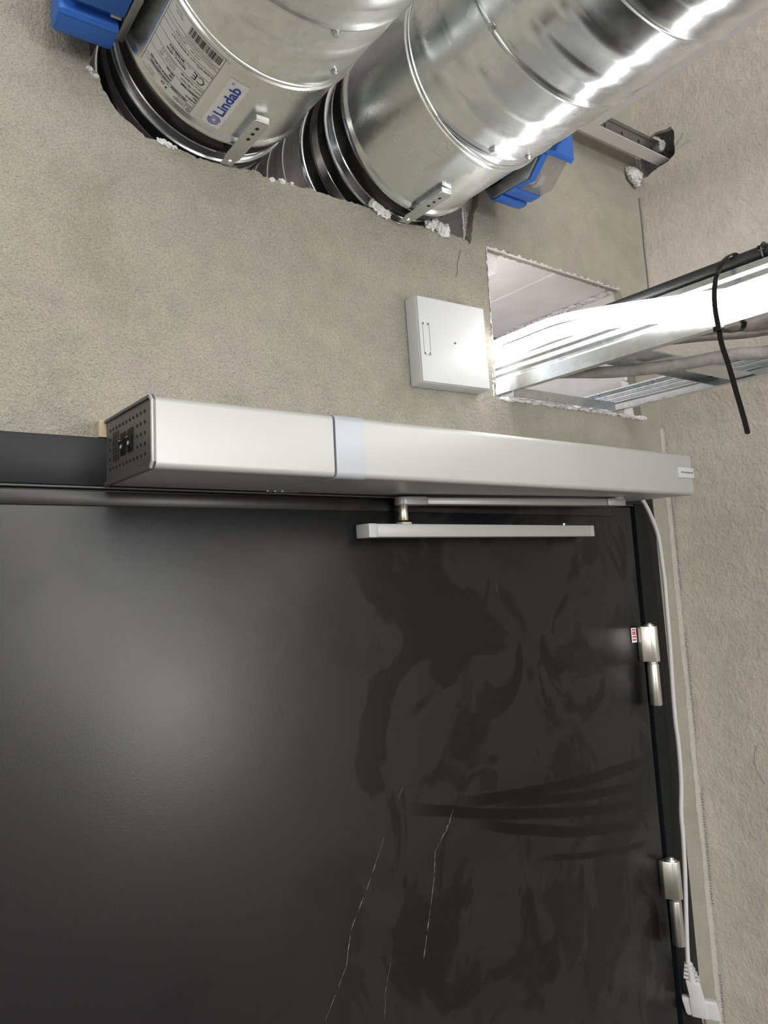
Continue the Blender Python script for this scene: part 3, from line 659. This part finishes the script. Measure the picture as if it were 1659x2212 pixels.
bmesh.ops.recalc_face_normals(mb.bm, faces=mb.bm.faces); mb.build('logo_lettering', 'ink_blue', lg, 60)
ds = patch(-149.2, -111.4, .5975, .7035, .0003, 'data_sticker', 'paper_white', 40); ds['label'] = 'pale grey data sticker with small black print and a barcode'
T0 = -113.6; LW = .0755                                   # ring direction: text starts at the right edge
mb = MB()
def rule(u0, u1, v, t=.0004):
    n = 20; vv = []; ff = []
    for i in range(n+1):
        u = u0+(u1-u0)*i/n; vv += [bent(u, v-t/2, T0, 0, 'ring', .0006), bent(u, v+t/2, T0, 0, 'ring', .0006)]
    for i in range(n): ff.append((2*i, 2*i+1, 2*i+3, 2*i+2))
    mb.raw(vv, ff)
def vrule(u, v0, v1, t=.0004): mb.raw([bent(u, v0, T0, 0, 'ring', .0006), bent(u+t, v0, T0, 0, 'ring', .0006), bent(u+t, v1, T0, 0, 'ring', .0006), bent(u, v1, T0, 0, 'ring', .0006)], [(0, 1, 2, 3)])
for v in (.7010, .6880, .6835, .6690, .6560, .6420, .6300, .6230, .6180, .6010): rule(0, LW, v)
for u in (0, LW): vrule(u, .6010, .7010)
def tx(s_, u, v, size, bold=0, dst=None):
    vv, ff = text_geo(s_, size, bold); (dst or mb).raw([bent(u+q.x, v+q.y, T0, 0, 'ring', .0006) for q in vv], ff)
for (s_, u, v, size, bold) in (('Certification number', .001, .6905, .0024, 0), ('2024-18', .001, .6885, .0024, 0), ('DK', .0385, .6905, .0040, .0001), ('Lindab Ventilation A/S', .053, .6985, .0021, 0), ('Salby Gade', .053, .6958, .0021, 0), ('Industrivej 10', .053, .6932, .0021, 0),
    ('FIRE DAMPER - LindabUGM0250001', .010, .6843, .0037, .0001), ('Article nr', .001, .6785, .0034, .00012), ('WH25US GG MO-250', .034, .6790, .0036, .00014), ('Size', .001, .6742, .0034, .00012), ('250', .034, .6745, .0036, .00014), ('Installation length', .001, .6700, .0034, .00012), ('290 mm', .034, .6702, .0036, .00014),
    ('Serial nr.: *09115914*', .001, .6640, .0030, .00005), ('Prod. nr.: PO-B0551981', .001, .6585, .0030, .00005), ('Actuator type    MAN', .037, .6642, .0027, 0), ('Thermal fuse     72 C', .037, .6608, .0027, 0), ('Insulation class  IP 42', .037, .6574, .0027, 0),
    ('1812', .016, .6350, .0022, 0), ('Cert. n. 1812-CPR-1031', .024, .6440, .0026, 0), ('Reference nr. - 6001Mc', .028, .6500, .0030, .0001), ('Valid from 2021.10.14', .030, .6472, .0026, 0), ('EN 15650 : 2010', .033, .6440, .0032, .00012),
    ('EI 60/90/120 (ve i-o) S - EI 90/120 (ho i-o) S', .001, .6325, .0032, .00006), ('Prod. date:', .022, .6255, .0028, 0), ('Fire damper should be installed and serviced', .004, .6196, .0023, 0), ('according to information see the manual', .010, .6150, .0021, 0), ('Made in EU', .055, .6080, .0024, 0), ('Date of issue', .058, .6050, .0021, 0)):
    tx(s_, u, v, size, bold)
tx('CE', .0040, .6440, .0135, -.00005)
x = .0030; random.seed(9)
while x < .0445:
    wd = random.choice((.00035, .00035, .0007, .0010)); mb.raw([bent(x, .6035, T0, 0, 'ring', .0006), bent(x+wd, .6035, T0, 0, 'ring', .0006), bent(x+wd, .6135, T0, 0, 'ring', .0006), bent(x, .6135, T0, 0, 'ring', .0006)], [(0, 1, 2, 3)]); x += wd+random.choice((.00035, .00045, .0008))
mb.raw([bent(u, v, T0, 0, 'ring', .0006) for u, v in ((.0345, .6915), (.0375, .6935), (.0345, .6955))], [(0, 1, 2)])
bmesh.ops.recalc_face_normals(mb.bm, faces=mb.bm.faces); mb.build('sticker_print', 'ink_black', ds, 60)
mb = MB(); tx('Lindab', .008, .6930, .0062, 0, mb); md = MB(); tx('18/12/2024', .040, .6250, .0036, 0, md); bmesh.ops.recalc_face_normals(md.bm, faces=md.bm.faces); md.build('date_print', 'ink_grey', ds, 60)
for R0, R1 in ((.0008, .0011), (.0016, .0020), (.0024, .0028)):
    n = 20; vv = [bent(.0038+R*math.cos(2*math.pi*i/n), .6955+R*math.sin(2*math.pi*i/n), T0, 0, 'ring', .0006) for i in range(n+1) for R in (R0, R1)]
    mb.raw(vv, [(2*i, 2*i+1, 2*i+3, 2*i+2) for i in range(n)])
bmesh.ops.recalc_face_normals(mb.bm, faces=mb.bm.faces); mb.build('sticker_logo_print', 'ink_grey', ds, 60)

# ---------------------------------------------------------------- blue actuators
def actuator(x0, sx, dz, lobe, depth, lab, hood):
    """x0 = plane of the mounting plate, sx = +1/-1 outward direction"""
    def X(a): return x0+sx*a
    a = thing('damper_actuator', (X(.03), .66, .552+dz), lab, 'actuator', 'blue damper actuators')
    def pz(pts): return [(y, z+dz) for y, z in pts]
    def pr(pts, xa, xb, name, mat, bev=.0012, par=None): return MB().prism(pz(pts), 'x', min(X(xa), X(xb)), max(X(xa), X(xb)), bev, 2).build(name, mat, par or a)
    pl = pr([(.7033, .5600), (.6960, .5548), (.6470, .5540), (.6310, .5528), (.6126, .5735), (.6126, .665), (.712, .665), (.712, .578)], 0, .0045 if hood else .009, 'mounting_plate', 'plate_zinc', .0006)
    if hood:
        s_ = MB().cyl((X(-.0005), .6790, .5640+dz), (X(-.003), .6790, .5640+dz), .0022, seg=12).cyl((X(-.0005), .6560, .5665+dz), (X(-.0012), .6560, .5665+dz), .0014, seg=10).build('plate_screw', 'duct_shiny', pl)
        MB().prism(pz([(.702, .576), (.697, .579), (.676, .576), (.674, .5735), (.680, .572), (.699, .572)]), 'x', min(X(-.004), X(0)), max(X(-.004), X(0)), .0005, 1).build('shaft_slot', 'tie_black', pl)
    p0 = .0050 if hood else .0092
    pr([(.7120, .580), (.7060, .5575), (.6980, .5530), (lobe+.003, .5522), (lobe, .5532), (lobe, .66), (.712, .66)] if hood else [(.7160, .570), (.7125, .5535), (.7060, .5480), (lobe+.003, .5500), (lobe, .5520), (lobe, .66), (.716, .66)], p0, depth, 'housing_lobe', 'plastic_blue', .002 if hood else .0045)
    pr([(lobe+.002, .5640), (lobe-.013 if not hood else lobe-.004, .5640), (lobe-.013 if not hood else lobe-.004, .66), (lobe+.002, .66)], p0, depth-.001, 'housing_groove', 'plastic_blue', 0)
    b0 = lobe-.0045 if hood else lobe-.013
    if hood:
        pr([(b0, .5535), (.6580, .5535), (.6580, .66), (b0, .66)], p0, depth, 'housing', 'plastic_blue', .0018)
        pr([(.6582, .5545), (.6300, .5520), (.6060, .5770), (.6030, .5830), (.6030, .66), (.6582, .66)], p0, .0165, 'housing_side', 'plastic_blue', .0010)
        pr([(.6055, .5800), (.6025, .5770), (.5975, .5820), (.5975, .66), (.6055, .66)], p0, depth+.001, 'housing_flange', 'plastic_blue', .0008)
        pr([(.5980, .5800), (.5850, .5695), (.5795, .5765), (.5670, .5800), (.560, .600), (.598, .640)], p0, .0090, 'housing_tail', 'plastic_blue', .0008)
        pr([(.6578, .5542), (.6365, .5537), (.6060, .5840), (.6060, .61), (.6578, .61)], .0168, depth-.001, 'terminal_hood', 'hood_clear', .0010)
        pr([(.6490, .5585), (.6420, .5580), (.6330, .5665), (.6400, .600), (.6490, .600)], .0185, .0290, 'terminal_block', 'connector_white', .001)
        pr([(.6500, .5570), (.6400, .5566), (.6310, .5655), (.6380, .600), (.6500, .600)], .0320, .0430, 'terminal_block', 'connector_white', .001)
        # moulded ring on the sloped face
        d = Vector((0, .6060-.6365, .5840-.5537)).normalized(); c0 = Vector((X(.040), .6185, .5715+dz)); nn = Vector((0, -.7, -.7)).normalized(); ux = Vector((1, 0, 0))
        mb = MB(); mb.tube([c0+nn*.0006+(ux*math.cos(t)+d*math.sin(t))*.0075 for t in [2*math.pi*k/16 for k in range(17)]], .0004, 5, 2); mb.build('moulded_ring', 'hood_clear', a)
    else:
        pr([(b0, .5540), (.6000, .5540), (.5900, .5600), (.590, .66), (b0, .66)], p0, depth-.004, 'housing', 'plastic_blue', .003)
        MB().cyl((X(.010), b0+.0075, .5610+dz), (X(.0215), b0+.0075, .5610+dz), .0022, seg=14).build('set_screw', 'connector_white', a)
    return a
actuator(.800, 1, 0, .6835, .0630, 'blue actuator with clear terminal hood on the right duct', True)
actuator(.2300, -1, .0315, .6770, .0740, 'plain blue actuator box on the left duct', False)

# ---------------------------------------------------------------- cable ladder with its cables
ld = thing('cable_ladder', (.97, .2, .262), 'galvanised cable ladder running into the wall opening', 'cable ladder')
def rail(xf, sx, zb, zt, name, lab):
    # ribbed C-profile, web outside, flanges towards the rungs
    h = zt-zb
    P = [(0, 0), (.012, 0), (.012, .0025), (.0025, .0025), (.0025, .30*h)]
    Q = [(0, h), (0, .93*h)]
    ribs = []
    for k in range(3):
        a = (.33+.19*k)*h; ribs.append((a, a+.06*h, a+.11*h, a+.17*h))
    inner = [(0, 0), (.012, 0), (.012, .0025), (.0025, .0025)]
    for (a, b2, c, d) in ribs: inner += [(.0025, a), (.0055, b2), (.0055, c), (.0025, d)]
    inner += [(.0025, h-.0025), (.012, h-.0025), (.012, h), (0, h)]
    for (a, b2, c, d) in reversed(ribs): inner += [(0, d), (.0030, c), (.0030, b2), (0, a)]
    o = MB().prism([(xf+p[0]*sx, zb+p[1]) for p in inner], 'y', -1.4, 1.03).build(name, 'tray_galv', ld); o['label'] = lab
rail(.825, 1, .262, .324, 'side_rail', 'near side rail of the ladder with the light hose on it')
rail(1.120, -1, .2600, .2985, 'side_rail', 'far side rail of the ladder next to the right wall')
for k in range(8):
    y = .560-k*.25
    MB().prism([(y-.050, .2640), (y-.050, .2660), (y-.016, .2660), (y-.016, .2800), (y+.016, .2800), (y+.016, .2640), (y+.0145, .2640), (y+.0145, .2785), (y-.0145, .2785), (y-.0145, .2640)], 'x', .827, 1.117).build('rung', 'tray_galv', ld)
MB().box(.828, 1.085, .7265, .7285, .2530, .2685, .0005, 1).build('end_strap', 'tray_galv', ld)
led = thing('light_hose', (.811, 0, .26), 'glowing white LED light hose tied along the cable ladder', 'light')
path = [(.8140, 1.38, .3280), (.8140, 1.02, .3280), (.8140, .80, .3255), (.8140, .70, .3270), (.8130, .62, .3270), (.8120, .52, .3110), (.8115, .43, .2910), (.8115, .355, .2765), (.8115, .22, .2720), (.8115, 0, .276), (.8115, -.4, .280), (.8115, -1.2, .285)]
for k, off in enumerate((-.0118, 0, .0118)):
    pts = [(x+.0012*math.sin(y*9+k*2), y, z+off+.0015*math.sin(y*14+k*2.1)) for x, y, z in path]
    MB().tube(pts, .0058, 12, 8).build('hose_strand', 'led_hose', led)
    MB().tube([(x-.0060, y, z+.0022) for x, y, z in pts], .00035, 4, 8).build('conductor_wire', 'copper_wire', led)
tag(MB().tube([(.833, 1.0, .332), (.833, .745, .332), (.835, .60, .3345), (.836, .50, .3350), (.835, .40, .3345), (.835, .25, .3335), (.834, 0, .333), (.834, -.5, .333), (.834, -1.3, .333)], .0082, 14, 6).build('power_cable', 'cable_black'), 'thick black cable lying on the near ladder rail', 'cable')
for (pts, r, lab) in (
    ([(.88, .92, .300), (.87, .75, .2920), (.858, .665, .2770), (.872, .585, .2590), (.9020, .515, .2530), (.9330, .4560, .2545), (.9760, .4100, .2550), (1.02, .25, .2550), (1.03, 0, .2550), (1.03, -.6, .2550)], .0085, 'lower dusty grey conduit crossing under the ladder'),
    ([(.845, .90, .2950), (.846, .60, .2940), (.852, .510, .2900), (.8900, .4760, .2890), (.9180, .4430, .2890), (.9600, .4020, .2900), (.98, .20, .2920), (.98, 0, .2920), (.98, -.6, .2920)], .0100, 'upper dusty grey conduit lying inside the ladder'),
    ([(.92, .90, .306), (.93, .62, .3060), (.965, .52, .3000), (1.00, .44, .2905), (1.03, .30, .2905), (1.04, 0, .2905), (1.04, -.6, .2905)], .0045, 'thin grey cable inside the ladder, behind both conduits')):
    tag(MB().tube(pts, r, 12, 6).build('conduit', 'conduit_dusty'), lab, 'cable')
# cable ties
ct = thing('cable_tie', (.81, .39, .126), 'long black cable tie with a hanging tail round the light hose', 'cable tie')
def ribbon(pts, w_, t, name, par):
    P = []; pts = [Vector(p) for p in pts]
    for i in range(len(pts)-1):
        p0 = pts[max(0, i-1)]; p1 = pts[i]; p2 = pts[i+1]; p3 = pts[min(len(pts)-1, i+2)]
        for k in range(6):
            q = k/6; P.append(.5*((2*p1)+(p2-p0)*q+(2*p0-5*p1+4*p2-p3)*q*q+(3*p1-p0-3*p2+p3)*q**3))
    P.append(pts[-1]); vv = []; ff = []
    wd = Vector((.18, -.98, .05)).normalized()
    for i, p in enumerate(P):
        tg = (P[min(i+1, len(P)-1)]-P[max(i-1, 0)]).normalized(); wv = (wd-tg*wd.dot(tg)).normalized(); nv = tg.cross(wv)
        ww = w_/2*(1 if par != 'tail' or i < len(P)-4 else .35+.2*(len(P)-1-i))
        for a, b2 in ((-1, -1), (1, -1), (1, 1), (-1, 1)): vv.append(p+wv*ww*a+nv*t/2*b2)
    for i in range(len(P)-1):
        for j in range(4): ff.append((4*i+j, 4*i+(j+1) % 4, 4*i+4+(j+1) % 4, 4*i+4+j))
    n = 4*(len(P)-1); ff += [(3, 2, 1, 0), (n, n+1, n+2, n+3)]
    mb = MB().raw(vv, ff); bmesh.ops.recalc_face_normals(mb.bm, faces=mb.bm.faces); return mb
ribbon([(.8000, .4022, .2530), (.7990, .4030, .2700), (.8005, .4035, .2880), (.8025, .4020, .3060), (.8080, .3990, .3230), (.8190, .3960, .3370), (.8320, .3930, .3445), (.8440, .392, .3380), (.8450, .392, .3000), (.8420, .395, .2600), (.825, .399, .2510), (.8050, .4015, .2520)], .0052, .0013, 'a', 'loop').build('tie_band', 'tie_black', ct)
MB().box(.7950, .8040, .3975, .4065, .2485, .2545, .0008, 2).build('tie_head', 'tie_black', ct)
tb = ribbon([(.7990, .4015, .2500), (.7980, .4000, .2330), (.7980, .3950, .2060), (.7975, .3900, .1740), (.7980, .3860, .1470), (.7985, .3840, .1300), (.7985, .3835, .1260)], .0052, .0012, 'b', 'tail').build('tie_tail', 'tie_black', ct)
c2 = MB(); c2.tube([(.8350+.0098*math.cos(a), .3600, .3335+.0098*math.sin(a)) for a in [2*math.pi*k/16 for k in range(17)]], .0012, 6, 2, 2.2, False).box(.8240, .8290, .3570, .3640, .3340, .3400, .0006, 1)
tag(c2.build('cable_tie', 'tie_black'), 'short black cable tie round the black cable at the right edge', 'cable tie')

for o in [o for o in COL.objects if o.parent is None and o.name.split('.')[0] in ('cable_ladder', 'light_hose', 'power_cable', 'conduit', 'cable_tie')]:
    o.location += Vector((.029, .007, .0095))      # the whole tray sits just clear of the left jamb of the opening

# ---------------------------------------------------------------- ceiling grid tees
gt = thing('grid_tee', (1.16, .70, .7547), 'white cross tee of a ceiling grid ending in the right wall', 'ceiling grid', 'ceiling grid tees')
MB().box(1.0400, 1.2860, .6880, .7125, .7547, .7560, .0003, 1).build('tee_flange', 'paint_white', gt)
MB().box(1.0400, 1.2860, .6993, .7010, .7558, .7930, .0002, 1).box(1.0400, 1.2860, .6978, .7025, .7860, .7940, .0006, 1).build('tee_web', 'plate_zinc', gt)
for x in (1.105, 1.155, 1.205, 1.245): MB().box(x, x+.0035, .6988, .6994, .770, .7765).build('web_hole', 'hole_dark', gt)
g2 = thing('grid_tee', (1.06, 0, .7547), 'long white main tee of a ceiling grid beside the right duct', 'ceiling grid', 'ceiling grid tees')
rt = (Vector((1.0724, .687, .7547)), Matrix.Rotation(math.radians(-2.3), 3, 'Z'))
MB().box(1.0480, 1.0724, -1.5, .6875, .7545, .7558, .0003, 1, rot=rt).build('tee_flange', 'paint_white', g2)
MB().box(1.0594, 1.0610, -1.5, .6870, .7558, .7930, .0002, 1, rot=rt).build('tee_web', 'plate_zinc', g2)

# ---------------------------------------------------------------- white power cord hanging down the jamb
cord = thing('power_lead', (1.16, .71, -.73), 'white power cord with plug hanging beside the door hinges', 'power cord')
cy = [(1.0770, .700, .1330), (1.110, .715, .1290), (1.135, .724, .1190), (1.1565, .725, .1033), (1.1743, .725, .0776), (1.1891, .725, .0438), (1.1930, .725, -.0045), (1.1949, .725, -.0342), (1.1935, .725, -.0850), (1.1925, .725, -.1363), (1.1910, .725, -.1653), (1.1875, .725, -.2180), (1.1865, .725, -.2695), (1.1885, .725, -.3004), (1.1878, .725, -.3415), (1.1847, .725, -.3760), (1.1775, .725, -.4137), (1.1755, .7245, -.4500), (1.1715, .724, -.4950), (1.1655, .7235, -.5390), (1.1605, .7235, -.5767), (1.1560, .7235, -.6144), (1.1540, .7235, -.6400)]
MB().tube(cy, .0034, 12, 6).build('lead_sheath', 'cord_white', cord)
top = Vector((1.1540, .7225, -.6385)); rt_ = Vector((.53, -.85, 0)); fw = Vector((.85, .53, 0)); dn_ = Vector((.035, -.03, -1)).normalized()
def PL(u, v, w_): return top+rt_*u+fw*v+dn_*w_
def loft(rings, name, mat, bev=0):
    mb = MB(); vv = []; ff = []
    for (w_, ul, ur, vh) in rings: vv += [PL(ul, -vh, w_), PL(ur, -vh, w_), PL(ur, vh, w_), PL(ul, vh, w_)]
    for i in range(len(rings)-1):
        for j in range(4): ff.append((4*i+j, 4*i+(j+1) % 4, 4*i+4+(j+1) % 4, 4*i+4+j))
    n = 4*(len(rings)-1); ff += [(3, 2, 1, 0), (n, n+1, n+2, n+3)]; mb.raw(vv, ff); bmesh.ops.recalc_face_normals(mb.bm, faces=mb.bm.faces)
    if bev: bmesh.ops.bevel(mb.bm, geom=mb.bm.edges[:], offset=bev, segments=2, affect='EDGES', profile=.5)
    return mb.build(name, mat, cord)
mb = MB()
for k in range(4):
    w0 = .001+k*.0060; h = .0062+.0012*k
    vv = []
    for w_ in (w0, w0+.0036): vv += [PL(-h, -.0045, w_), PL(h+.001*k, -.0045, w_), PL(h+.001*k, .0045, w_), PL(-h, .0045, w_)]
    mb.raw(vv, [(0, 1, 5, 4), (1, 2, 6, 5), (2, 3, 7, 6), (3, 0, 4, 7), (3, 2, 1, 0), (4, 5, 6, 7)])
c0 = [PL(.0, 0, -.002), PL(.001, 0, .026)]; mb.cyl(c0[0], c0[1], .0042, .0062, seg=14)
bmesh.ops.recalc_face_normals(mb.bm, faces=mb.bm.faces); mb.build('strain_relief', 'cord_white', cord)
loft([(.0245, -.0078, .0105, .0050), (.0290, -.0075, .0125, .0060), (.0460, -.0055, .0150, .0075), (.0560, -.0060, .0160, .0085), (.0760, -.0050, .0170, .0090)], 'plug_body', 'cord_white', .0012)
loft([(.0505, -.0165, -.0040, .0045), (.0560, -.0165, .0020, .0060), (.0730, -.0130, .0040, .0075), (.0755, -.0110, .0040, .0070)], 'grip_wing', 'cord_white', .0010)
loft([(.0500, .0120, .0300, .0045), (.0540, .0100, .0320, .0055), (.0740, .0080, .0350, .0075), (.0765, .0080, .0340, .0070)], 'grip_wing', 'cord_white', .0010)
for (u, v, l) in ((.0080, -.0060, .0185), (.0110, .0110, .0185)): MB().cyl(PL(u, v, .0755), PL(u+.0008, v, .0765+l), .0023, seg=16, bev=.0006).build('plug_pin', 'nickel', cord)
